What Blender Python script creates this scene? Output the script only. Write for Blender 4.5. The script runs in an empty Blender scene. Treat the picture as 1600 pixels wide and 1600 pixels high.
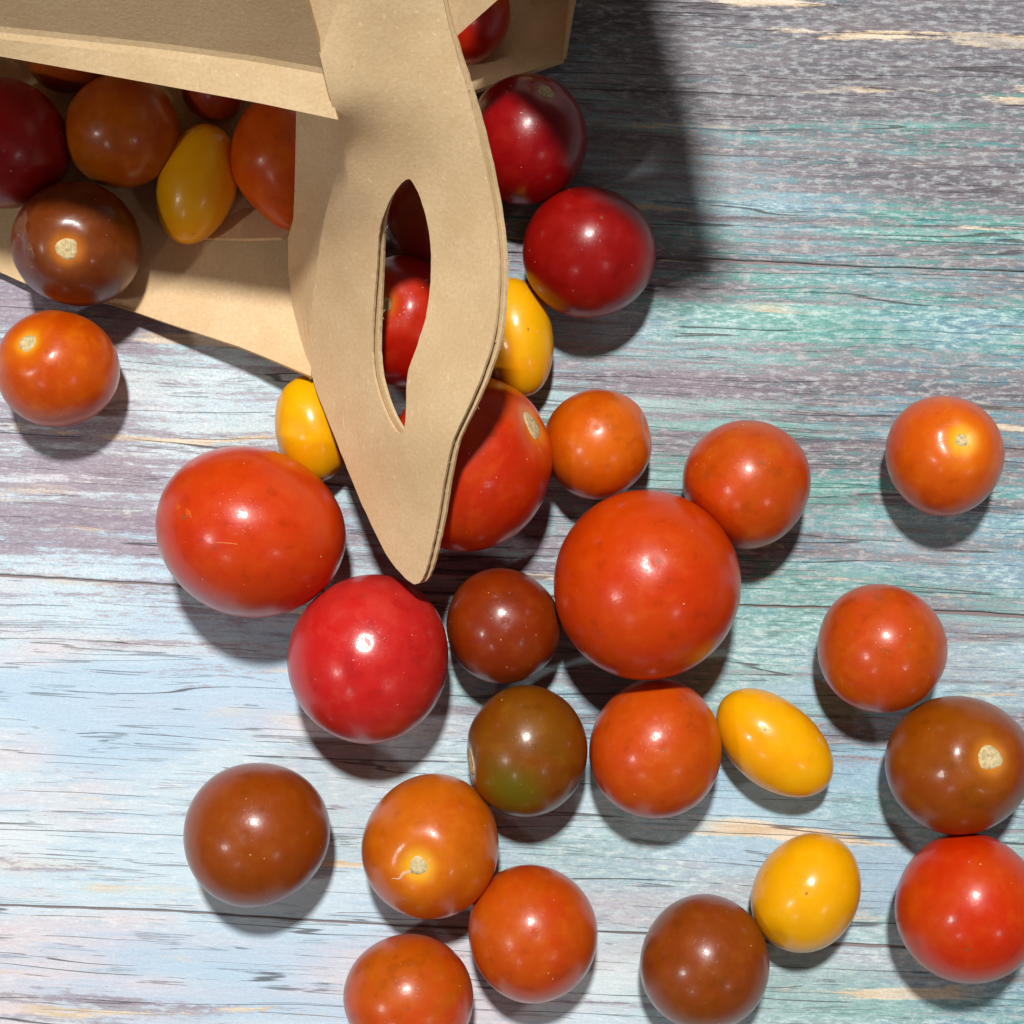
import bpy, bmesh, math, random
import numpy as np
from mathutils import Vector, Matrix
from mathutils.geometry import delaunay_2d_cdt

# ------------------------------------------------------------------ camera, world, lamps
H = 0.36                                   # camera height above the table
S = 0.215 / 1600.0                         # metres per photo pixel on the table plane
scene = bpy.context.scene
C = scene.collection
cam_d = bpy.data.cameras.new('camera'); cam = bpy.data.objects.new('camera', cam_d); C.objects.link(cam)
cam.location = (0, 0, H); cam.rotation_euler = (0, 0, 0)
cam_d.sensor_width = 36; cam_d.lens = 36 * H / 0.215
cam_d.clip_start = 0.01; cam_d.clip_end = 50
scene.camera = cam

world = bpy.data.worlds.new('World'); scene.world = world; world.use_nodes = True
bg = world.node_tree.nodes['Background']
bg.inputs[0].default_value = (0.95, 0.97, 1.0, 1); bg.inputs[1].default_value = 0.075

def lamp(slope, h, power, radius, col):
    d = bpy.data.lights.new('ceiling_lamp', 'AREA'); d.shape = 'DISK'; d.size = radius * 2
    d.energy = power; d.color = col
    o = bpy.data.objects.new('ceiling_lamp', d); C.objects.link(o)
    o.location = (slope[0] * h, slope[1] * h, h)
    o.rotation_euler = Vector(o.location).to_track_quat('Z', 'Y').to_euler()
lamp((-0.02, 0.47), 1.15, 19.2, 0.048, (1.0, 0.975, 0.95))
lamp((-0.86, -0.26), 1.10, 3.4, 0.05, (1.0, 0.975, 0.95))
lamp((-0.50, -0.80), 1.15, 0.8, 0.05, (1.0, 0.975, 0.95))
lamp((0.74, -0.66), 1.15, 0.85, 0.05, (1.0, 0.975, 0.95))
scene.cycles.caustics_reflective = False; scene.cycles.caustics_refractive = False
vs = scene.view_settings
vs.view_transform = 'Standard'; vs.look = 'None'; vs.exposure = 0.0; vs.gamma = 1.0; vs.use_curve_mapping = False

def at(u, v, z=0.0):
    k = S * (H - z) / H
    return Vector(((u - 800) * k, (800 - v) * k, z))

def s2l(c):
    return tuple((x / 255 / 12.92) if x / 255 <= 0.04045 else ((x / 255 + 0.055) / 1.055) ** 2.4 for x in c)

# ------------------------------------------------------------------ node helpers
class NT:
    def __init__(self, name):
        self.m = bpy.data.materials.new(name); self.m.use_nodes = True
        self.t = self.m.node_tree; self.n = self.t.nodes
        self.b = self.n['Principled BSDF']
    def link(self, a, b): self.t.links.new(a, b)
    def put(self, sock, v):
        if isinstance(v, bpy.types.NodeSocket): self.link(v, sock)
        elif isinstance(v, (tuple, list)) and len(v) == 3 and sock.type == 'RGBA': sock.default_value = (*v, 1)
        else: sock.default_value = v
    def math(self, op, a, b=0.0, c=0.0, clamp=False):
        n = self.n.new('ShaderNodeMath'); n.operation = op; n.use_clamp = clamp
        self.put(n.inputs[0], a); self.put(n.inputs[1], b); self.put(n.inputs[2], c); return n.outputs[0]
    def mix(self, f, a, b, mode='MIX'):
        n = self.n.new('ShaderNodeMix'); n.data_type = 'RGBA'; n.blend_type = mode; n.clamp_factor = True
        self.put(n.inputs[0], f); self.put(n.inputs[6], a); self.put(n.inputs[7], b); return n.outputs[2]
    def ss(self, x, lo, hi, a=0.0, b=1.0):
        n = self.n.new('ShaderNodeMapRange'); n.interpolation_type = 'SMOOTHSTEP'
        self.put(n.inputs[0], x); n.inputs[1].default_value = lo; n.inputs[2].default_value = hi
        n.inputs[3].default_value = a; n.inputs[4].default_value = b; return n.outputs[0]
    def mapv(self, vec, scale, loc=(0, 0, 0), rot=(0, 0, 0)):
        n = self.n.new('ShaderNodeMapping'); self.link(vec, n.inputs[0])
        n.inputs[1].default_value = loc; n.inputs[2].default_value = rot; n.inputs[3].default_value = scale; return n.outputs[0]
    def noise(self, vec, scale, detail=2.0, rough=0.5, dist=0.0):
        n = self.n.new('ShaderNodeTexNoise'); self.link(vec, n.inputs['Vector'])
        n.inputs['Scale'].default_value = scale; n.inputs['Detail'].default_value = detail
        n.inputs['Roughness'].default_value = rough; n.inputs['Distortion'].default_value = dist; return n.outputs[0]
    def bump(self, height, strength, distance, normal=None):
        n = self.n.new('ShaderNodeBump'); n.inputs['Strength'].default_value = strength
        n.inputs['Distance'].default_value = distance; self.link(height, n.inputs['Height'])
        if normal: self.link(normal, n.inputs['Normal'])
        return n.outputs[0]

# ------------------------------------------------------------------ tabletop of painted planks
TILT = math.radians(-2.4)
def wood_material():
    k = NT('weathered_painted_wood')
    pos = k.n.new('ShaderNodeNewGeometry').outputs['Position']
    p0 = k.mapv(pos, (1, 1, 1), rot=(0, 0, -TILT))
    warp = k.noise(k.mapv(p0, (11, 34, 1), (3, 1, 0)), 1, 3, 0.5)
    cmb = k.n.new('ShaderNodeCombineXYZ')
    k.put(cmb.inputs[1], k.math('MULTIPLY', k.math('SUBTRACT', warp, 0.5), 0.0045))
    add = k.n.new('ShaderNodeVectorMath'); add.operation = 'ADD'
    k.link(p0, add.inputs[0]); k.link(cmb.outputs[0], add.inputs[1])
    p = add.outputs[0]
    sep = k.n.new('ShaderNodeSeparateXYZ'); k.link(pos, sep.inputs[0])
    X, Y = sep.outputs[0], sep.outputs[1]
    # where the old coats of paint differ: pale blue-white / pink-white one side, teal the other; tone greyer towards the back
    big = k.noise(k.mapv(p, (9, 26, 1), (1.3, 4.2, 0)), 1, 3, 0.55)
    gx = k.math('ADD', k.math('MULTIPLY', X, 6.2), k.math('MULTIPLY', Y, 4.2))
    side = k.ss(k.math('ADD', gx, k.math('MULTIPLY', k.math('SUBTRACT', big, 0.5), 2.1)), -0.65, 0.75)
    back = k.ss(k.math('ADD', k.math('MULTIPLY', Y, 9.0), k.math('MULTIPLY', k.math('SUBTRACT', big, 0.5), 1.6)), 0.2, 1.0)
    patch = k.noise(k.mapv(p, (14, 60, 1), (7, 2, 0)), 1, 3, 0.55)
    broad = k.noise(k.mapv(p, (7, 60, 1), (1, 22, 0)), 1, 4, 0.55)
    wash = k.noise(k.mapv(p, (9, 34, 1), (15, 6, 0)), 1, 3, 0.5)
    streak = k.noise(k.mapv(p, (9, 300, 1), (11, 5, 0)), 1, 4, 0.6)
    fine = k.noise(k.mapv(p, (40, 560, 1), (2, 9, 0)), 1, 4, 0.62)
    mott = k.noise(k.mapv(p, (330, 1150, 1), (5, 3, 0)), 1, 4, 0.68)
    gr = k.noise(k.mapv(p, (1500, 2600, 1)), 1, 2, 0.6)
    invside = k.math('SUBTRACT', 1.0, side)
    pale = k.math('MULTIPLY', invside, k.ss(Y, 0.0, -0.045))
    # old pale paint, blue-white turning pink-white
    white = k.mix(k.ss(k.math('ADD', patch, k.math('MULTIPLY', k.ss(Y, -0.080, -0.095), 0.14)), 0.50, 0.70), s2l((200, 220, 229)), s2l((217, 209, 214)))
    white = k.mix(k.ss(fine, 0.50, 0.66, 0, 0.65), white, s2l((178, 203, 219)))
    white = k.mix(k.ss(mott, 0.50, 0.66, 0, 0.6), white, s2l((230, 234, 236)))
    white = k.mix(k.math('MULTIPLY', k.ss(mott, 0.44, 0.33, 0, 0.5), k.math('SUBTRACT', 1.0, k.math('MULTIPLY', pale, 0.7))), white, s2l((150, 158, 176)))
    white = k.mix(k.ss(broad, 0.60, 0.70, 0, 0.5), white, s2l((236, 214, 190)))
    # teal paint
    teal = k.mix(k.ss(patch, 0.42, 0.60), s2l((102, 162, 152)), s2l((122, 158, 176)))
    teal = k.mix(k.ss(fine, 0.46, 0.62, 0, 0.7), teal, s2l((142, 188, 184)))
    teal = k.mix(k.ss(patch, 0.40, 0.32, 0, 0.8), teal, s2l((84, 160, 166)))
    teal = k.mix(k.ss(broad, 0.55, 0.66, 0, 0.55), teal, s2l((196, 212, 216)))
    teal = k.mix(k.ss(mott, 0.46, 0.62, 0, 0.8), teal, s2l((196, 224, 220)))
    teal = k.mix(k.ss(mott, 0.44, 0.34, 0, 0.6), teal, s2l((78, 118, 122)))
    white = k.mix(k.ss(wash, 0.54, 0.66, 0, 0.7), white, s2l((176, 204, 226)))
    white = k.mix(k.ss(wash, 0.44, 0.34, 0, 0.6), white, s2l((226, 232, 234)))
    teal = k.mix(k.ss(wash, 0.54, 0.66, 0, 0.7), teal, s2l((150, 190, 216)))
    teal = k.mix(k.ss(wash, 0.44, 0.34, 0, 0.5), teal, s2l((94, 158, 146)))
    paint = k.mix(side, white, teal)
    # bare grey / mauve wood under the paint
    bare = k.mix(k.ss(fine, 0.38, 0.62), s2l((96, 92, 102)), s2l((138, 130, 136)))
    bare = k.mix(k.ss(mott, 0.46, 0.64, 0, 0.85), bare, s2l((182, 188, 190)))
    bare = k.mix(k.ss(patch, 0.55, 0.68, 0, 0.5), bare, s2l((140, 122, 112)))
    bare = k.mix(k.ss(streak, 0.60, 0.72, 0, 0.6), bare, s2l((92, 84, 92)))
    bare = k.mix(k.math('MULTIPLY', invside, 0.5), bare, s2l((176, 162, 180)))
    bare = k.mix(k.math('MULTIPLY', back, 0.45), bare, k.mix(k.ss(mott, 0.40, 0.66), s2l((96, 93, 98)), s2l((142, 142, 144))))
    th = k.math('ADD', k.math('MULTIPLY', broad, 0.62), k.math('MULTIPLY', streak, 0.38))
    for sig, w in ((mott, 0.40), (fine, 0.36)):
        th = k.math('ADD', th, k.math('MULTIPLY', k.math('SUBTRACT', sig, 0.5), w))
    band = k.math('MULTIPLY', k.ss(Y, -0.04, -0.005), invside)
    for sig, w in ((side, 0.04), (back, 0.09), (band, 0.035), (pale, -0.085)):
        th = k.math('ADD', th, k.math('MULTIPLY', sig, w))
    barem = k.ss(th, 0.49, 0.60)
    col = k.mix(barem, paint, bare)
    # cream raw wood chips, long and thin
    chip = k.noise(k.mapv(p, (13, 190, 1), (21, 8, 0)), 1, 4, 0.5)
    chipm = k.math('MULTIPLY', k.ss(k.math('ADD', chip, k.math('ADD', k.math('MULTIPLY', k.math('SUBTRACT', fine, 0.5), 0.16), k.math('MULTIPLY', k.math('SUBTRACT', mott, 0.5), 0.14))), 0.60, 0.645), k.ss(k.noise(k.mapv(p, (11, 45, 1), (4, 40, 0)), 1, 3, 0.6), 0.48, 0.56))
    cream = k.mix(k.ss(fine, 0.4, 0.6), s2l((214, 186, 146)), s2l((232, 218, 194)))
    col = k.mix(k.math('MULTIPLY', chipm, 0.9), col, cream)
    # weathering cracks: thin contours of stretched noise
    def crack(off, sx, sy, w, lo, hi):
        a = k.noise(k.mapv(p, (sx, sy, 1), off), 1, 3, 0.5)
        d = k.math('ABSOLUTE', k.math('SUBTRACT', a, 0.5))
        line = k.ss(d, w, w * 0.25)
        m = k.ss(k.noise(k.mapv(p, (40, 160, 1), (off[1], off[0], 0)), 1, 4, 0.6), lo, hi)
        return k.math('MULTIPLY', line, m)
    c1 = crack((3, 17, 0), 3.5, 105, 0.006, 0.44, 0.52)
    c2 = crack((13, 7, 0), 5, 210, 0.008, 0.50, 0.56)
    c3 = crack((31, 2, 0), 14, 380, 0.016, 0.52, 0.6)
    cr = k.math('MAXIMUM', c1, k.math('MAXIMUM', k.math('MULTIPLY', c2, 0.65), k.math('MULTIPLY', c3, 0.4)))
    col = k.mix(k.math('MULTIPLY', cr, 0.78), col, s2l((74, 68, 72)))
    # edges of each chip are dark on one side
    chipe = k.math('MULTIPLY', k.math('MULTIPLY', k.ss(chip, 0.607, 0.625), k.ss(chip, 0.640, 0.627)), 0.0)
    col = k.mix(chipe, col, s2l((92, 80, 74)))
    grm = k.math('ADD', k.math('MULTIPLY', k.math('SUBTRACT', k.ss(gr, 0.3, 0.72, 0.84, 1.10), 1.0), k.math('SUBTRACT', 1.0, k.math('MULTIPLY', pale, 0.6))), 1.0)
    cg = k.n.new('ShaderNodeCombineColor')
    for i in range(3): k.put(cg.inputs[i], grm)
    col = k.mix(1.0, col, cg.outputs[0], 'MULTIPLY')
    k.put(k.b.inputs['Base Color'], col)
    k.b.inputs['Roughness'].default_value = 0.55
    k.b.inputs['Specular IOR Level'].default_value = 0.35
    hgt = k.math('SUBTRACT', k.math('ADD', k.math('MULTIPLY', fine, 0.5), k.math('MULTIPLY', barem, -0.25)), k.math('MULTIPLY', cr, 0.9))
    k.put(k.b.inputs['Normal'], k.bump(k.math('ADD', hgt, k.math('MULTIPLY', mott, 0.35)), 0.6, 0.0005))
    return k.m

def simple(name, col, rough=0.7):
    k = NT(name); k.b.inputs['Base Color'].default_value = (*s2l(col), 1); k.b.inputs['Roughness'].default_value = rough
    return k.m

def mesh_obj(name, verts, faces, mat, parent=None, smooth=False):
    me = bpy.data.meshes.new(name); me.from_pydata([tuple(v) for v in verts], [], faces); me.update()
    bm = bmesh.new(); bm.from_mesh(me); bmesh.ops.recalc_face_normals(bm, faces=bm.faces); bm.to_mesh(me); bm.free()
    if smooth:
        for f in me.polygons: f.use_smooth = True
    me.materials.append(mat)
    o = bpy.data.objects.new(name, me); C.objects.link(o)
    if parent: o.parent = parent
    return o

WOOD = wood_material()
def box_mesh(x0, x1, y0, y1, z0, z1, bev):
    bm = bmesh.new()
    vs_ = [bm.verts.new((x, y, z)) for z in (z0, z1) for y in (y0, y1) for x in (x0, x1)]
    for f in ((0, 2, 3, 1), (4, 5, 7, 6), (0, 1, 5, 4), (2, 6, 7, 3), (0, 4, 6, 2), (1, 3, 7, 5)):
        bm.faces.new([vs_[i] for i in f])
    bmesh.ops.recalc_face_normals(bm, faces=bm.faces)
    e = [e for e in bm.edges if all(abs(v.co.z - z1) < 1e-6 for v in e.verts)]
    bmesh.ops.bevel(bm, geom=e, offset=bev, segments=2, affect='EDGES')
    return bm
bm = box_mesh(-0.40, 0.40, -0.40, 0.40, -0.022, -0.0006, 0.0003)
me = bpy.data.meshes.new('tabletop'); bm.to_mesh(me); bm.free(); me.materials.append(simple('dark_wood_underside', (138, 124, 124)))
table = bpy.data.objects.new('tabletop', me); C.objects.link(table); table['kind'] = 'structure'; table.rotation_euler.z = TILT
seams_v = [-2900, -2260, -1640, -1080, -560, -105, 395, 932, 1450, 1960, 2480, 3050, 3700]   # joints, photo row at the middle column
rj = random.Random(11); NX = 240
def joint_line():
    ph = [rj.uniform(0, 6.28) for _ in range(4)]; out = []; w = 0
    for i in range(NX + 1):
        x = -0.40 + 0.80 * i / NX; w = w * .6 + rj.uniform(-.00011, .00011)
        out.append((x, .00035 * math.sin(x * 21 + ph[0]) + .00022 * math.sin(x * 63 + ph[1]) + w))
    return out
joints = [joint_line() for _ in seams_v]
gapw = [[max(.00002, .00030 * math.sin(x * 19 + q * 2.1) * math.sin(x * 47 + q)) + (.00016 if q == 7 or q == 8 else .00007) + rj.uniform(0, .00010) for x, _ in jl] for q, jl in enumerate(joints)]
for i in range(len(seams_v) - 1):
    y1 = (800 - seams_v[i]) * S; y0 = (800 - seams_v[i + 1]) * S
    V, F = [], []
    for q in range(NX + 1):
        x, d0 = joints[i + 1][q]; d1 = joints[i][q][1]
        a0 = y0 + d0 + gapw[i + 1][q]; a1 = y1 + d1 - gapw[i][q]
        for y, z in ((a0, -.0005), (a0, -.00022), (a0 + .0002, 0), (a1 - .0002, 0), (a1, -.00022), (a1, -.0005)): V.append((x, y, z))
    for q in range(NX):
        for r_ in range(5): F.append((q * 6 + r_, q * 6 + 6 + r_, q * 6 + 7 + r_, q * 6 + 1 + r_))
        F.append((q * 6 + 5, q * 6 + 11, q * 6 + 6, q * 6))
    F += [tuple(range(6)), tuple(range(NX * 6, NX * 6 + 6))]
    mesh_obj('plank', V, F, WOOD, table)

# ------------------------------------------------------------------ kraft board carton
def kraft_material():
    k = NT('kraft_board')
    pos = k.n.new('ShaderNodeNewGeometry').outputs['Position']
    n1 = k.noise(pos, 90, 4, 0.6); n2 = k.noise(pos, 1500, 4, 0.7); n3 = k.noise(k.mapv(pos, (1, 1, 1), (5, 5, 5)), 620, 2, 0.5)
    n4 = k.noise(k.mapv(pos, (1, 0.3, 1), (9, 2, 1), (0, 0, 0.3)), 1300, 2, 0.6)
    col = k.mix(k.ss(n1, 0.3, 0.7), s2l((212, 182, 138)), s2l((222, 194, 152)))
    col = k.mix(k.ss(n2, 0.35, 0.72, 0, 0.5), col, s2l((194, 162, 118)))
    col = k.mix(k.ss(n4, 0.62, 0.75, 0, 0.55), col, s2l((236, 214, 178)))
    col = k.mix(k.ss(n3, 0.74, 0.79, 0, 0.4), col, s2l((140, 104, 70)))
    k.put(k.b.inputs['Base Color'], col)
    k.b.inputs['Roughness'].default_value = 0.78; k.b.inputs['Specular IOR Level'].default_value = 0.25
    k.put(k.b.inputs['Normal'], k.bump(k.math('ADD', n2, k.math('MULTIPLY', n1, 2.0)), 0.25, 0.00025))
    return k.m
KRAFT = kraft_material()
FLUTE = simple('fluted_core_board', (150, 116, 74), 0.9)

carton = bpy.data.objects.new('tomato_carton', None); C.objects.link(carton)
carton.empty_display_size = 0.03
carton['label'] = 'brown kraft board carton lying open with a cut-out carrying handle'
carton['category'] = 'carton'

def sheet(name, rows, t=0.0012, mat=None, sub=True, parent=None):
    """rows of 3D points -> a smooth board of thickness t (below the given surface)"""
    n, m = len(rows), len(rows[0])
    P = np.array([[tuple(q) for q in r] for r in rows])
    N = np.zeros_like(P)
    for i in range(n):
        for j in range(m):
            a = P[min(i + 1, n - 1), j] - P[max(i - 1, 0), j]; b = P[i, min(j + 1, m - 1)] - P[i, max(j - 1, 0)]
            c = np.cross(a, b); c = c / (np.linalg.norm(c) + 1e-12)
            N[i, j] = c
    if N[..., 2].mean() < 0: N = -N
    V = [tuple(P[i, j]) for i in range(n) for j in range(m)] + [tuple(P[i, j] - N[i, j] * t) for i in range(n) for j in range(m)]
    idx = lambda i, j: i * m + j
    F = []; K = n * m
    for i in range(n - 1):
        for j in range(m - 1):
            q = (idx(i, j), idx(i, j + 1), idx(i + 1, j + 1), idx(i + 1, j)); F.append(q); F.append(tuple(x + K for x in q[::-1]))
    ring = [idx(0, j) for j in range(m)] + [idx(i, m - 1) for i in range(1, n)] + [idx(n - 1, j) for j in range(m - 2, -1, -1)] + [idx(i, 0) for i in range(n - 2, 0, -1)]
    for a, b in zip(ring, ring[1:] + ring[:1]): F.append((a, b, b + K, a + K))
    o = mesh_obj(name, V, F, mat or KRAFT, parent or carton)
    return o

def lerp(a, b, t): return a + (b - a) * t
def polyline(pts, u):
    for (a, b) in zip(pts, pts[1:]):
        if a[0] <= u <= b[0]:
            t = (u - a[0]) / (b[0] - a[0]); return tuple(lerp(a[i], b[i], t) for i in range(1, len(a)))
    return pts[0][1:] if u < pts[0][0] else pts[-1][1:]

NC = 22
# lower wall of the near cell, lying on the table, its rim curling up to the handle
rim_lo = [(-300, 330, .0022), (0, 425, .0030), (48, 447, .0034), (175, 475, .0050), (265, 506, .0072), (381, 544, .0100), (486, 588, .0135)]
rows = []
for t_, dz in ((0, 0), (.08, .28), (.16, .5), (.3, .75), (.5, .93), (.75, 1), (1, 1)):
    r = []
    for j in range(NC):
        u = lerp(-300, 486, j / (NC - 1)); v, z = polyline(rim_lo, u)
        far = at(lerp(-300, 470, j / (NC - 1)), lerp(-260, -150, j / (NC - 1)), .0016)
        q = at(u, v, z).lerp(far, t_); q.z = lerp(z, .0018, dz)
        r.append(q)
    rows.append(r)
sheet('lower_wall', rows)
# upper wall: flat lip then a crease and the wall rising to the base
rim_up = [(-300, 36), (0, 88), (180, 120), (400, 160), (528, 187)]
cre = [(-300, 15), (0, 58), (250, 84), (400, 104), (512, 124)]
rows = []
A_ = math.radians(61)
for kind in range(9):
    r = []
    for j in range(NC):
        f = j / (NC - 1)
        u0 = lerp(-300, 528, f); a = at(u0, polyline(rim_up, u0)[0], .068)
        u1 = lerp(-300, 512, f); b = at(u1, polyline(cre, u1)[0], .0705)
        if kind <= 2: r.append(a.lerp(b, kind / 2 * .9))
        else:
            d = Vector((-.10 - .10 * f, 1, 0)).normalized(); q = b.copy()     # heads back towards the base
            for st_, an_ in list(zip((.0008, .0012, .004, .007, .012, .012), (.35, .75, 1, 1, 1, 1)))[:kind - 2]:
                q = q + d * st_ * math.cos(an_ * A_) + Vector((0, 0, st_ * math.sin(an_ * A_)))
            r.append(q)
    rows.append(r)
up = sheet('upper_wall', rows)
top_far = rows[-1]; low_far = [at(lerp(-300, 470, j / (NC - 1)), lerp(-260, -150, j / (NC - 1)), .003) for j in range(NC)]
sheet('base_panel', [low_far, [a.lerp(b, .5) + Vector((0, .004, 0)) for a, b in zip(low_far, top_far)], [q + Vector((0, .0015, 0)) for q in top_far]])
lo_e = [at(-310, v, .003) for v in (330, 100, -100, -250)]
hi_e = [at(-306, v, z) for v, z in ((30, .066), (0, .068), (-80, .083), (-150, .094))]
sheet('end_wall', [lo_e, hi_e])

# handle with its hand hole: fluted board, two liners over a recessed core
OUT = [(472, -150), (478, -60), (482, 0), (489, 40), (500, 88), (512, 140), (523, 180), (533, 200), (535, 222), (528, 265), (516, 305), (506, 345), (497, 400),
       (488, 470), (483, 545), (487, 590), (505, 640), (530, 700), (550, 752), (575, 810), (600, 862), (622, 893), (640, 910), (650, 914), (659, 908),
       (667, 888), (676, 850), (686, 800), (694, 750), (701, 712), (709, 682), (726, 648), (751, 592), (768, 540), (777, 490), (779, 420), (774, 350), (764, 290),
       (750, 220), (733, 150), (712, 80), (696, 20), (687, -30), (680, -150)]
HOLE = [(638, 278), (623, 290), (609, 312), (598, 338), (592, 362), (590, 400), (586, 450), (582, 500), (580, 540), (582, 580), (591, 615), (604, 650), (617, 674),
        (626, 680), (632, 672), (635, 640), (635, 592), (640, 570), (650, 545), (660, 515), (667, 490), (672, 450), (674, 410), (672, 370), (665, 335), (655, 305), (646, 286)]
CTRL = [(472, -150, .090), (680, -150, .089), (482, 0, .0800), (692, 0, .078), (525, 182, .0675), (534, 210, .0610), (518, 300, .0470), (497, 400, .0300),
        (487, 588, .0145), (550, 752, .0215), (600, 862, .0250), (650, 914, .0285), (690, 790, .040), (703, 688, .047), (779, 420, .0600), (750, 220, .0665),
        (638, 278, .0550), (582, 540, .0330), (672, 420, .0470), (632, 672, .0390), (560, 300, .0510), (540, 420, .0350), (600, 100, .0715), (488, 500, .0200)]
cp = np.array(CTRL)
def _phi(r): return np.where(r > 0, r * r * np.log(r + 1e-9), 0)
_d = np.linalg.norm((cp[:, None, :2] - cp[None, :, :2]) / 400, axis=2)
_n = len(cp); A = np.zeros((_n + 3, _n + 3)); A[:_n, :_n] = _phi(_d) + 0.004 * np.eye(_n)
A[:_n, _n] = 1; A[:_n, _n + 1:] = cp[:, :2] / 400; A[_n:, :_n] = A[:_n, _n:].T
W_ = np.linalg.solve(A, np.r_[cp[:, 2], 0, 0, 0])
def hz(u, v):
    r = np.hypot((u - cp[:, 0]) / 400, (v - cp[:, 1]) / 400)
    return float(W_[:_n] @ _phi(r) + W_[_n] + W_[_n + 1] * u / 400 + W_[_n + 2] * v / 400)

def dens(poly, step):
    out = []
    for a, b in zip(poly, poly[1:] + poly[:1]):
        n = max(1, int(math.hypot(b[0] - a[0], b[1] - a[1]) / step))
        for i in range(n): out.append((lerp(a[0], b[0], i / n), lerp(a[1], b[1], i / n)))
    return out
def smooth_poly(poly, it=2):
    for _ in range(it):
        o = []
        for a, b in zip(poly, poly[1:] + poly[:1]):
            o += [(lerp(a[0], b[0], .25), lerp(a[1], b[1], .25)), (lerp(a[0], b[0], .75), lerp(a[1], b[1], .75))]
        poly = o
    return poly
def inside(p, poly):
    c = False; x, y = p
    for (x1, y1), (x2, y2) in zip(poly, poly[1:] + poly[:1]):
        if (y1 > y) != (y2 > y) and x < (x2 - x1) * (y - y1) / (y2 - y1) + x1: c = not c
    return c
def offset_poly(poly, d):
    """positive d grows a polygon"""
    n = len(poly); area = sum(a[0] * b[1] - b[0] * a[1] for a, b in zip(poly, poly[1:] + poly[:1]))
    s = 1 if area > 0 else -1; out = []
    for i in range(n):
        a, b = poly[i - 1], poly[(i + 1) % n]; dx, dy = b[0] - a[0], b[1] - a[1]; l = math.hypot(dx, dy) + 1e-9
        out.append((poly[i][0] + s * dy / l * d, poly[i][1] - s * dx / l * d))
    return out
rng = random.Random(4)
outer = dens(smooth_poly(OUT, 2), 9); hole = dens(smooth_poly(HOLE, 1), 7)
outer = [(u + rng.uniform(-.5, .5), v + rng.uniform(-.5, .5)) for u, v in outer]
hole = [(u + rng.uniform(-.4, .4), v + rng.uniform(-.4, .4)) for u, v in hole]
def surf(u, v):
    return at(u, v, hz(u, v))
def snormal(u, v):
    e = 3.0; n = (surf(u + e, v) - surf(u - e, v)).cross(surf(u, v - e) - surf(u, v + e)); n.normalize()
    return n if n.z > 0 else -n
def handle_layer(name, d0, d1, grow, mat):
    ou, ho = offset_poly(outer, grow), offset_poly(hole, -grow)
    pts = list(ou) + list(ho); no = len(ou); nh = len(ho)
    edges = [(i, (i + 1) % no) for i in range(no)] + [(no + i, no + (i + 1) % nh) for i in range(nh)]
    in_o, in_h = offset_poly(outer, -7), offset_poly(hole, 7)
    for u in range(440, 800, 14):
        for v in range(-150, 930, 14):
            q = (u + (v // 14 % 2) * 7, v)
            if inside(q, in_o) and not inside(q, in_h): pts.append(q)
    vv, _, ff, *_ = delaunay_2d_cdt([Vector(q) for q in pts], edges, [], 1, 1e-5)
    F = []
    for f in ff:
        c = (sum(vv[i].x for i in f) / 3, sum(vv[i].y for i in f) / 3)
        if inside(c, ou) and not inside(c, ho): F.append(tuple(f))
    top, bot = [], []
    for q in vv:
        n = snormal(q.x, q.y); s = surf(q.x, q.y); top.append(s - n * d0); bot.append(s - n * d1)
    K = len(vv); cnt = {}
    for f in F:
        for a, b in zip(f, f[1:] + f[:1]): cnt.setdefault(frozenset((a, b)), []).append((a, b))
    faces = list(F) + [tuple(i + K for i in f[::-1]) for f in F]
    for e in cnt.values():
        if len(e) == 1: a, b = e[0]; faces.append((b, a, a + K, b + K))
    o = mesh_obj(name, top + bot, faces, mat, carton)
    nf = 2 * len(F)
    for i, pl in enumerate(o.data.polygons): pl.use_smooth = i < nf
    rim = set()
    for e in cnt.values():
        if len(e) == 1: a, b = e[0]; rim.add(frozenset((a, b))); rim.add(frozenset((a + K, b + K)))
    for e in o.data.edges:
        if frozenset(e.vertices) in rim: e.use_edge_sharp = True
    return o
h1 = handle_layer('handle_liner', 0, .00055, 0, KRAFT)
handle_layer('handle_core', .00058, .00150, -5, FLUTE)
handle_layer('handle_liner', .00153, .00215, 2.0, KRAFT)
# side web of the cell, folding down from the handle to the lower wall
gl = [(463, 166, .055), (462, 215, .050), (461, 262, .043), (460, 305, .036), (458, 343, .027), (450, 372, .0170), (450, 420, .0090), (457, 480, .0080), (472, 545, .0105), (487, 590, .0130)]
gr_ = [(527, 180), (534, 200), (535, 224), (528, 265), (516, 305), (506, 345), (497, 400), (488, 470), (484, 540), (488, 588)]
rows = []
for t_ in (0, .25, .5, .75, 1):
    rows.append([at(a[0], a[1], a[2]).lerp(at(b[0] + 4, b[1], hz(b[0], b[1]) - .0024), t_) for a, b in zip(gl, gr_)])
sheet('side_web', rows, .0008)
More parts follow.
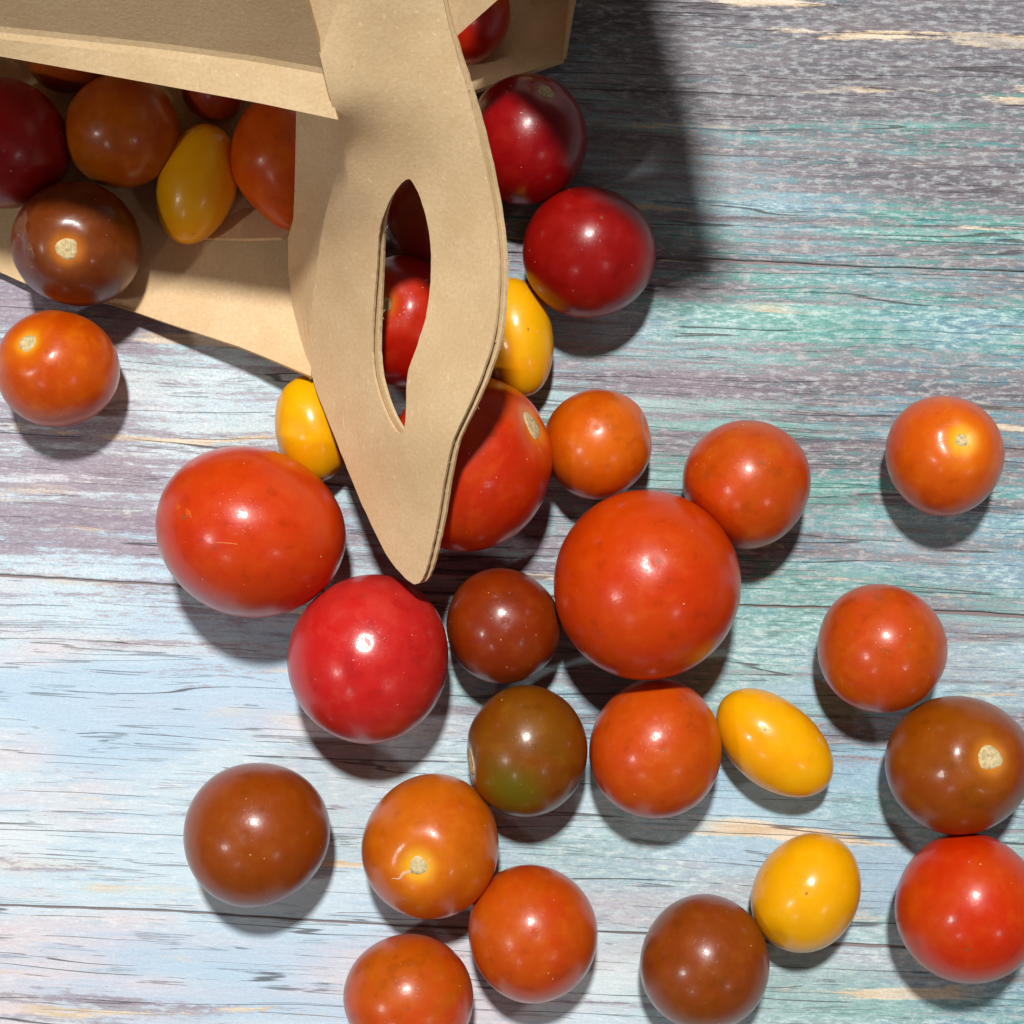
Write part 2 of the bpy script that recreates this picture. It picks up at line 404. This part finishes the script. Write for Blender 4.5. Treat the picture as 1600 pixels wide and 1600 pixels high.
# nicks where the die left the liners joined, and frayed paper fibres along the cut edges
V, F = [], []
def stick(p, d, l, r0):
    d = d.normalized(); a = d.orthogonal().normalized(); b = d.cross(a); base = len(V)
    bend = Vector((rng.uniform(-1, 1), rng.uniform(-1, 1), rng.uniform(-1, 1))) * l * .35
    for t, r in ((0, r0), (.5, r0 * .8), (1, r0 * .25)):
        c = p + d * l * t + bend * t * t
        for k_ in range(3):
            an = k_ * 2.094; V.append(c + a * math.cos(an) * r + b * math.sin(an) * r)
    for s_ in (0, 3):
        for k_ in range(3): F.append((base + s_ + k_, base + s_ + (k_ + 1) % 3, base + s_ + 3 + (k_ + 1) % 3, base + s_ + 3 + k_))
for (u, v) in [(786, 398), (787, 412), (707, 690), (712, 700), (693, 770), (556, 742), (562, 760), (646, 915), (640, 640), (632, 640), (594, 487), (592, 500), (600, 362), (612, 310), (705, 80), (720, 112), (775, 545), (741, 640), (672, 880), (566, 775), (588, 505)]:
    for _ in range(3):
        n = snormal(u, v)
        stick(surf(u, v) - n * rng.uniform(.0003, .0015), Vector((rng.uniform(-1, 1), rng.uniform(-1, 1), rng.uniform(-.3, .6))), rng.uniform(.0003, .0008), .000025)
fz = mesh_obj('frayed_fibres', V, F, simple('paper_fibre', (226, 204, 168), 0.9), carton); fz['kind'] = 'stuff'
V, F = [], []
for i in range(2, len(outer), 9):
    if rng.random() < .62:
        u, v = outer[i]; n = snormal(u, v); a, b = outer[i - 1], outer[(i + 1) % len(outer)]
        c = offset_poly(outer, -2.0)[i]
        stick(surf(*c) - n * .0005, -n, .0010, .00016)
mesh_obj('flute_bridge', V, F, KRAFT, carton)['kind'] = 'stuff'

# inner flap at the foot of the handle
sheet('inner_flap', [[at(300, 372, .0050), at(380, 373, .0095), at(440, 371, .0110), at(461, 352, .0110)],
                     [at(310, 326, .0036), at(380, 325, .0050), at(440, 322, .0055), at(470, 316, .0060)],
                     [at(320, 240, .0034), at(380, 240, .0036), at(440, 240, .0042), at(474, 240, .0050)]], .0008)
# far cell: floor wall, outer end and the edge of its upper wall
fl = []
for t_ in (0, .06, .14, .3, .6, 1):
    r = []
    for j, (u, v, z) in enumerate([(560, 215, .012), (650, 178, .011), (742, 141, .009), (812, 116, .009), (879, 92, .010)]):
        far = [(560, -230), (650, -240), (760, -250), (850, -255), (930, -250)][j]
        q = at(u, v, z).lerp(at(*far, .0018), t_); q.z = lerp(z, .0020, min(1, t_ * 3))
        r.append(q)
    fl.append(r)
sheet('floor_wall', fl)
edge = [(879, 91, .0105), (886, 46, .0125), (896, -10, .016), (915, -110, .020), (936, -250, .024)]
sheet('outer_wall', [[at(u - 6, v - 1, .0035) for u, v, z in edge], [at(u - 1, v, z) for u, v, z in edge]], .0009)
sheet('lid_wall', [[at(660, 92, .046), at(703, 66, .047), at(775, 2, .050), at(860, -78, .054), at(960, -165, .058)],
                   [at(650, -10, .052), at(690, -30, .053), at(750, -80, .056), at(830, -150, .060), at(930, -230, .064)],
                   [at(640, -110, .058), at(680, -130, .059), at(735, -170, .062), at(800, -220, .066), at(900, -290, .070)]])

def ground(u, v, z): return Vector(((u - 800) * S, (800 - v) * S, z))
sheet('added_shade_flap', [[ground(740, 40, .055), ground(830, 90, .072), ground(920, 140, .090), ground(1000, 165, .099), ground(1088, 110, .104)],  # added board out of view, blocks the main lamp to shade the far cell side
                    [ground(740, -110, .058), ground(830, -100, .075), ground(910, -100, .092), ground(980, -100, .101), ground(1050, -110, .106)],
                    [ground(740, -300, .062), ground(830, -310, .079), ground(900, -320, .096), ground(950, -330, .105), ground(985, -340, .109)]])

# ------------------------------------------------------------------ tomatoes
def tomato_material(name, main, second, hi, scarred, seed, rough=0.2, sss=0.0, green=None):
    k = NT(name)
    tc = k.n.new('ShaderNodeTexCoord').outputs['Object']
    v = k.mapv(tc, (1, 1, 1), (seed * 1.7, seed * .9, seed * 2.3))
    at_ = k.n.new('ShaderNodeAttribute'); at_.attribute_name = 'pole'; ang = at_.outputs['Fac']
    n1 = k.noise(v, 48, 3, 0.6, 0.6); n2 = k.noise(v, 260, 4, 0.6); n3 = k.noise(v, 1900, 2, 0.5)
    col = k.mix(k.ss(n1, 0.36, 0.66), s2l(main), s2l(second))
    col = k.mix(k.ss(n2, 0.48, 0.72, 0, 0.34), col, s2l(hi))
    dark = tuple(int(x * .72) for x in main)
    col = k.mix(k.ss(n2, 0.44, 0.30, 0, 0.08 if 'yellow' in name else 0.36), col, s2l(dark))
    col = k.mix(k.ss(n3, 0.66, 0.74, 0, 0.35), col, s2l(hi))                      # pores
    n5 = k.noise(k.mapv(v, (1, 1, 1), (3, 8, 1)), 1150, 1, 0.4)
    col = k.mix(k.ss(n5, 0.79, 0.815, 0, 0.7), col, s2l((236, 190, 150)))           # dust and pale lenticels
    warped = k.math('ADD', ang, k.math('MULTIPLY', k.math('SUBTRACT', n1, 0.5), 0.22))
    col = k.mix(k.ss(warped, 0.62, 0.12, 0, 0.55 if scarred else 0.3), col, s2l(hi))   # paler shoulders round the stalk end
    if scarred: col = k.mix(k.ss(warped, 0.34, 0.06, 0, 0.9), col, s2l(scarred))
    if green:
        q = k.n.new('ShaderNodeAttribute'); q.attribute_name = 'green'
        col = k.mix(k.ss(k.math('ADD', q.outputs['Fac'], k.math('MULTIPLY', k.math('SUBTRACT', n1, .5), .5)), 0.75, 0.2, 0, .8), col, s2l(green))
    col = k.mix(k.ss(ang, 3.105, 3.125, 0, .7), col, s2l((130, 80, 40)))                   # blossom end
    k.put(k.b.inputs['Base Color'], col)
    k.put(k.b.inputs['Roughness'], k.ss(n2, 0.3, 0.7, rough + .10, rough + .20))
    k.b.inputs['Specular IOR Level'].default_value = 0.32
    k.b.inputs['IOR'].default_value = 1.42
    k.b.inputs['Subsurface Weight'].default_value = sss
    k.b.inputs['Subsurface Radius'].default_value = (1.0, 0.32, 0.1)
    k.b.inputs['Subsurface Scale'].default_value = 0.003
    k.b.inputs['Coat Weight'].default_value = 0.5
    k.put(k.b.inputs['Coat Roughness'], k.ss(n2, 0.35, 0.7, rough * .7, rough * 1.15))
    k.b.inputs['Coat IOR'].default_value = 1.4
    nb = k.bump(k.math('ADD', n2, k.math('MULTIPLY', n3, 0.18)), 0.16, 0.00035)
    k.put(k.b.inputs['Normal'], nb)
    nb2 = k.bump(k.math('ADD', k.noise(v, 420, 4, 0.65), k.ss(n3, 0.62, 0.72, 0, 0.5)), 0.22, 0.0003); k.put(k.b.inputs['Coat Normal'], nb2)
    return k.m

def scar_material():
    k = NT('dry_stalk_scar'); tc = k.n.new('ShaderNodeTexCoord').outputs['Object']
    n = k.noise(tc, 1500, 3, 0.6); n2 = k.noise(tc, 1000, 2, 0.5)
    col = k.mix(k.ss(n, 0.38, 0.62), s2l((186, 164, 114)), s2l((212, 194, 148)))
    col = k.mix(k.ss(n2, 0.58, 0.72, 0, .5), col, s2l((120, 106, 72)))
    k.put(k.b.inputs['Base Color'], col); k.b.inputs['Roughness'].default_value = .85
    k.put(k.b.inputs['Normal'], k.bump(n, .35, .0005)); return k.m
SCAR = scar_material()
CRACK = simple('healed_skin_crack', (222, 168, 130), 0.45)
SPLIT = simple('torn_skin_film', (112, 70, 50), 0.14)
SCUFF = simple('scuffed_skin', (206, 96, 24), 0.4)
DROP = simple('juice_film', (205, 84, 22), 0.06)

PAL = {  # main, second, pale
    'red':     ((176, 22, 10), (184, 34, 8), (196, 60, 20)),
    'crimson': ((134, 4, 8), (144, 8, 10), (160, 26, 20)),
    'pinkred': ((188, 30, 30), (190, 42, 30), (204, 66, 50)),
    'orange':  ((200, 88, 0), (194, 70, 2), (216, 118, 6)),
    'orangered': ((186, 76, 3), (190, 60, 8), (204, 100, 14)),
    'redorange': ((196, 54, 0), (188, 42, 2), (206, 80, 6)),
    'brown':   ((132, 64, 2), (138, 54, 5), (154, 82, 14)),
    'darkbrown': ((98, 50, 8), (102, 38, 8), (134, 70, 26)),
    'brownred': ((130, 48, 4), (126, 30, 6), (146, 66, 12)),
    'olive':   ((116, 70, 1), (124, 58, 3), (140, 90, 6)),
    'yellow':  ((234, 165, 0), (230, 152, 0), (240, 182, 6)),
    'amber':   ((190, 86, 4), (176, 60, 4), (204, 116, 12)),
    'brownamber': ((176, 92, 6), (158, 56, 4), (190, 112, 16)),
}
SCARRING = {'darkbrown': (196, 112, 30), 'red': (214, 120, 40), 'crimson': (170, 60, 40), 'orange': (240, 178, 40), 'orangered': (236, 150, 40), 'redorange': (230, 140, 40), 'brown': (214, 130, 40),
            'brownred': (190, 100, 40), 'olive': (214, 190, 130), 'pinkred': (220, 120, 60), 'brownamber': (206, 126, 40), 'amber': (220, 140, 30), 'yellow': (240, 190, 40)}
GROUP = None
placed = []
def tomato(u, v, ru, rv, pal, label, rot=0, scar=None, blos=None, floor=0.0, scar_px=14, dents=(), pear=None, seed=None, green=None, lob=.017, rough=.2, depth=None, dimple=.07, crack=None, marks=()):
    """u,v centre and ru,rv half-axes in photo pixels; rot turns the half-axes (degrees, anticlockwise);
    scar / blos: where the stalk scar / blossom end points, as an offset in units of the radius (right, up)"""
    seed = seed if seed is not None else int(u * 7 + v * 13) % 997
    rg = random.Random(seed); name = 'tomato'
    rm = (min(ru, rv) if depth is None else depth)
    rz = rm * S * .965
    zc = floor + rz
    k = S * (H - zc) / H
    a, b = ru * k, rv * k
    if depth is None: rz = (min(a, b) if max(a, b) / min(a, b) > 1.12 else .5 * (a + b))
    # stalk axis
    if scar: d = scar; sg = 1
    elif blos: d = blos; sg = -1
    else: d = (rg.uniform(-.5, .5), rg.uniform(-.6, .2)); sg = -1
    l2 = min(.985, d[0] ** 2 + d[1] ** 2)
    ax = Vector((d[0], d[1], math.sqrt(1 - l2))).normalized() * sg
    e1 = ax.orthogonal().normalized(); e2 = ax.cross(e1)
    cr, sr = math.cos(math.radians(rot)), math.sin(math.radians(rot))
    ns, nr = 72, 48
    ph = [rg.uniform(0, 6.28) for _ in range(6)]
    dv = [(Vector((q[0], q[1], math.sqrt(max(0, 1 - q[0] ** 2 - q[1] ** 2)))).normalized(), q[2], q[3]) for q in dents]
    for _ in range(5):
        w_ = Vector((rg.gauss(0, 1), rg.gauss(0, 1), rg.gauss(0, 1))).normalized(); dv.append((w_, rg.uniform(-.010, .018), rg.uniform(.3, .6)))
    gdir = Vector((-.25, -.55, .8)).normalized()
    V, pole, grn = [], [], []
    def point(th, fi):
        dr = ax * math.cos(th) + (e1 * math.cos(fi) + e2 * math.sin(fi)) * math.sin(th)
        r = 1 + lob * (math.sin(2 * fi + ph[0]) * math.sin(th) ** 2 + .7 * math.sin(3 * fi + ph[1]) * math.sin(th) ** 3 + .8 * math.cos(2 * th + ph[2]) + .3 * math.sin(5 * fi + ph[3]) * math.exp(-((th - .45) / .25) ** 2))
        r -= dimple * math.exp(-(th / .24) ** 2) - dimple * .30 * math.exp(-((th - .5) / .24) ** 2)
        r -= .010 * math.exp(-((math.pi - th) / .06) ** 2)
        for q, dep, wid in dv:
            c = max(-1, min(1, dr.dot(q))); r -= dep * math.exp(-(math.acos(c) / wid) ** 2)
        p = dr * r
        x, y = p.x * cr + p.y * sr, -p.x * sr + p.y * cr            # into the turned axes
        if pear:
            tpr, = pear; s_ = 1 - tpr * max(0, -y) ** 1.2; x *= s_; zz = p.z * s_
        else: zz = p.z
        x, y = x * a, y * b
        return Vector((x * cr - y * sr, x * sr + y * cr, zz * rz)), math.acos(max(-1, min(1, dr.dot(gdir))))
    for i in range(nr + 1):
        th = math.pi * i / nr
        for j in range(ns if 0 < i < nr else 1):
            p, g = point(th, 2 * math.pi * j / ns); V.append(p); pole.append(th); grn.append(g)
    F = []
    row = lambda i: 0 if i == 0 else 1 + (i - 1) * ns
    last = len(V) - 1
    for j in range(ns):
        F.append((0, row(1) + j, row(1) + (j + 1) % ns)); F.append((last, row(nr - 1) + (j + 1) % ns, row(nr - 1) + j))
        for i in range(1, nr - 1):
            F.append((row(i) + j, row(i + 1) + j, row(i + 1) + (j + 1) % ns, row(i) + (j + 1) % ns))
    zmin = min(p.z for p in V)
    m, s2, hi = PAL[pal]
    j_ = lambda c: tuple(max(0, min(255, x + rg.uniform(-7, 7))) for x in c)
    mat = tomato_material('%s_tomato_skin' % pal, j_(m), j_(s2), hi, SCARRING[pal] if scar else None, seed % 61, rough, green=green)
    o = mesh_obj(name, V, F, mat, None, True)
    for nm, dat in (('pole', pole), ('green', grn)):
        at_ = o.data.attributes.new(nm, 'FLOAT', 'POINT'); at_.data.foreach_set('value', dat)
    zc = floor - zmin
    c = at(u, v, zc); o.location = c
    o['label'] = label; o['category'] = 'tomato'; o['group'] = 'mixed cherry tomatoes'
    placed.append((label, c, max(a, b), rz))
    if scar:
        rs = scar_px * S; V2, F2 = [], []
        base, _ = point(0, 0); n = ax.copy()
        rings = ((0, .00022), (.35, .00030), (.7, .00024), (.95, .00008), (1.06, -.0006))
        m_ = 18
        for q, (rr, hh) in enumerate(rings):
            for jx in range(m_ if q else 1):
                an = 2 * math.pi * jx / m_; w = rs * rr * (1 + (.07 * math.sin(3 * an + ph[4]) + rg.uniform(-.07, .07)) * (q > 2))
                # ride on the skin
                th = math.asin(min(.9, w / ((a + b) / 2)))
                sp, _ = point(th, an)
                V2.append(sp + n * (hh + rg.uniform(-.00008, .00008) * (q < 4)))
        st = lambda q: 0 if q == 0 else 1 + (q - 1) * m_
        for jx in range(m_):
            F2.append((0, st(1) + jx, st(1) + (jx + 1) % m_))
            for q in range(1, len(rings) - 1):
                F2.append((st(q) + jx, st(q + 1) + jx, st(q + 1) + (jx + 1) % m_, st(q) + (jx + 1) % m_))
        mesh_obj('stalk_scar', V2, F2, SCAR, o, True)
    if crack:
        # pale healed crack running from the stalk end: a thin raised wedge riding on the skin
        V3, F3 = [], []; fi0 = None; m3 = 14
        best = min((( (point(.5, q)[0].xy.normalized() - Vector(crack).normalized()).length), q) for q in [i * .1 for i in range(63)])
        fi0 = best[1]
        for q in range(m3):
            th = lerp(.10, .46, q / (m3 - 1)); w = .24 * (1 - q / (m3 - 1)) ** .8 + .015
            for sd, hgt in ((-1, -.00006), (0, .00014), (1, -.00006)):
                p_, _ = point(th, fi0 + sd * w * .5 / max(.2, math.sin(th)) * .35 + .06 * math.sin(q * .9))
                V3.append(p_ + p_.normalized() * hgt)
        for q in range(m3 - 1):
            for c_ in (0, 1): F3.append((q * 3 + c_, q * 3 + c_ + 1, q * 3 + c_ + 4, q * 3 + c_ + 3))
        mesh_obj('skin_crack', V3, F3, CRACK, o, True)
    for (dx, dy, hw, hh, turn, nm, pm, amp) in marks:
        # torn or scuffed skin: a small wrinkled film riding on the fruit
        c0 = Vector((dx, dy, math.sqrt(max(0, 1 - dx * dx - dy * dy)))).normalized()
        t1 = Vector((math.cos(turn), math.sin(turn), 0)); t1 = (t1 - c0 * t1.dot(c0)).normalized(); t2 = c0.cross(t1)
        V4, F4, ng, nrg = [], [], 26, 7
        for q in range(nrg + 1):
            for jx in range(ng if q else 1):
                an = 2 * math.pi * jx / ng; rr = q / nrg * (1 + .16 * math.sin(3 * an + ph[1]) + .10 * math.sin(7 * an + ph[2]))
                dr = (c0 + t1 * hw * rr * math.cos(an) + t2 * hh * rr * math.sin(an)).normalized()
                p_, _ = point(math.acos(max(-1, min(1, dr.dot(ax)))), math.atan2(dr.dot(e2), dr.dot(e1)))
                up_ = amp * (1 - (q / nrg) ** 2) * (.6 + .7 * math.sin(q * 2.1 + 5 * math.cos(an * 2) + ph[3])) + (.00003 if q < nrg else -.0001)
                V4.append(p_ + p_.normalized() * up_)
        st4 = lambda q: 0 if q == 0 else 1 + (q - 1) * ng
        for jx in range(ng):
            F4.append((0, st4(1) + jx, st4(1) + (jx + 1) % ng))
            for q in range(1, nrg): F4.append((st4(q) + jx, st4(q + 1) + jx, st4(q + 1) + (jx + 1) % ng, st4(q) + (jx + 1) % ng))
        mesh_obj(nm, V4, F4, pm, o, True)
    return o

FL = .0022     # inside the near cell
tomato(3, 224, 103, 103, 'crimson', 'crimson tomato in the carton cell, next to the split-skinned brown tomato', floor=FL, blos=(.3, -.3))
tomato(190, 205, 89, 87, 'brownamber', 'amber brown tomato under the upper lip of the carton, beside a yellow oval one', floor=FL, blos=(-.2, -.1))
tomato(308, 288, 60, 95, 'yellow', 'yellow oval tomato inside the carton, between amber and orange tomatoes', rot=-14, floor=FL, blos=(.1, -.9), rough=.16)
tomato(440, 256, 78, 106, 'orange', 'orange pear-shaped tomato in the carton, half hidden by the foot of the handle', rot=12, floor=FL, pear=(.34,), scar=None, blos=(.1, -.9))
tomato(120, 382, 98, 98, 'darkbrown', 'brown tomato with pale stalk scar and split skin, on the carton rim', floor=FL + .0008, scar=(.08, -.22), scar_px=17, dents=((-.75, .25, .05, .2), (-.72, -.1, .04, .15), (-.6, .5, .03, .12)),
       marks=((-.74, .20, .20, .30, .3, 'split_skin', SPLIT, .00035), (-.52, -.22, .09, .14, .5, 'split_skin', SPLIT, .0002)))
tomato(105, 92, 60, 52, 'brownamber', 'dark amber tomato deep in the carton under the upper wall', floor=FL)
tomato(335, 140, 52, 48, 'brownred', 'dark red brown tomato deep in the carton behind the yellow oval one', floor=FL)
tomato(90, 576, 93, 92, 'orange', 'orange tomato with a round stalk scar on the table beside the carton rim', scar=(-.30, .38), scar_px=15)
tomato(488, 670, 58, 83, 'yellow', 'yellow oval tomato lying beneath the lower edge of the handle', rot=10, blos=(.55, -.8), dents=((-.35, -.1, .05, .3),), rough=.16)
tomato(391, 830, 147, 136, 'redorange', 'large red tomato with a scratch, beside the yellow one under the handle', rot=-12, blos=(-.55, .15), dents=((.66, .62, .05, .4),), lob=.02,
       marks=((-.10, -.12, .13, .010, -.05, 'scratch', SCUFF, .00006), (-.50, .20, .035, .05, .4, 'juice_smear', DROP, .00022), (-.62, .26, .03, .04, .9, 'juice_smear', DROP, .00018)))
tomato(577, 1030, 127, 130, 'pinkred', 'pinkish red tomato touched by the pointed end of the handle', blos=(.02, .26))
tomato(733, 724, 129, 141, 'redorange', 'large red tomato half covered by the handle, stalk scar on its side', scar=(.80, .42), scar_px=22, lob=.02)
tomato(692, 336, 90, 88, 'brownred', 'dark brown red tomato under the handle, seen at the top of its hole')
tomato(634, 502, 97, 100, 'red', 'red tomato with a grey stalk scar seen through the handle hole', scar=(-.3, .17), scar_px=12)
tomato(822, 221, 96, 100, 'crimson', 'dark red tomato with hollow stalk scar leaning on the far carton cell', scar=(.33, .66), scar_px=15)
tomato(920, 394, 102, 103, 'crimson', 'dark crimson tomato with no scar, touching the dark red scarred one', blos=(.15, .38))
tomato(806, 526, 60, 94, 'yellow', 'yellow oval tomato at the bulge of the handle beside a crimson tomato', rot=10, rough=.16)
tomato(934, 694, 84, 86, 'orange', 'small orange tomato with a dented side, between two large red tomatoes', dents=((.94, .26, .16, .24), (.55, .7, .03, .3)), blos=(-.1, .3))
tomato(1166, 756, 102, 101, 'orangered', 'plain orange red tomato leaning on the largest round red tomato', blos=(.1, .30), dents=((-.70, -.70, .17, .42),))
tomato(1475, 712, 90, 96, 'orange', 'bright orange tomato standing alone with its pale stalk scar up', scar=(.05, .22), scar_px=10)
tomato(1010, 914, 148, 148, 'redorange', 'largest round red tomato in the middle of the spill', blos=(.05, .28), lob=.008)
tomato(786, 978, 90, 92, 'brownred', 'small red brown tomato between the pinkish red and the largest red tomato', blos=(.05, .1), dents=((.0, .2, .02, .5),))
tomato(1377, 1013, 102, 100, 'orangered', 'smaller of two orange red tomatoes touching the chestnut brown scarred one', blos=(.2, .12))
tomato(1497, 1195, 111, 108, 'brown', 'chestnut brown tomato with a wide pale stalk scar, between two red ones', scar=(.22, .25), scar_px=20, dimple=.09)
tomato(1513, 1417, 115, 115, 'redorange', 'larger of two orange red tomatoes touching the chestnut brown scarred one', blos=(-.25, -.35))
tomato(824, 1173, 95, 102, 'olive', 'olive brown tomato with a green patch beside an orange red one', scar=(-.965, -.15), scar_px=22, green=(92, 88, 8))
tomato(1024, 1170, 103, 107, 'orangered', 'orange red tomato between the olive brown tomato and a yellow oval one', blos=(.05, .12))
tomato(1209, 1161, 104, 67, 'yellow', 'slim yellow oval tomato on the open table, touching an orange red tomato', rot=-42, blos=(-.2, .3), rough=.15)
tomato(401, 1303, 111, 112, 'brown', 'smooth brown tomato standing alone on the pale planks', blos=(-.03, .15))
tomato(673, 1323, 107, 110, 'orange', 'orange tomato with yellow halo and dry cracked stalk scar', scar=(-.14, -.09), scar_px=15, crack=(-.8, -.5))
tomato(832, 1458, 99, 105, 'orangered', 'orange red tomato touching the orange one with the cracked scar', blos=(.05, .2))
tomato(639, 1558, 99, 97, 'orangered', 'orange tomato with an olive blush, standing clear of the cracked scar one', blos=(.05, .1))
tomato(1101, 1504, 101, 101, 'brown', 'dark brown tomato touching a plump yellow oval tomato', blos=(.02, .1))
tomato(1260, 1395, 80, 98, 'yellow', 'plump yellow oval tomato leaning on the dark brown tomato', rot=-28, dents=((-.60, -.62, .045, .26),), rough=.15)
tomato(722, 22, 76, 78, 'red', 'red tomato inside the far carton cell behind the handle', scar=(.62, .30), scar_px=14, floor=.0025)

if __name__ == '__main__':
    for i in range(len(placed)):
        for j in range(i):
            d = (placed[i][1] - placed[j][1]).length; o_ = .5 * (placed[i][2] + placed[i][3] + placed[j][2] + placed[j][3]) - d
            if o_ > .0012: print('OVERLAP %.1f mm: %s | %s' % (o_ * 1000, placed[i][0], placed[j][0]))
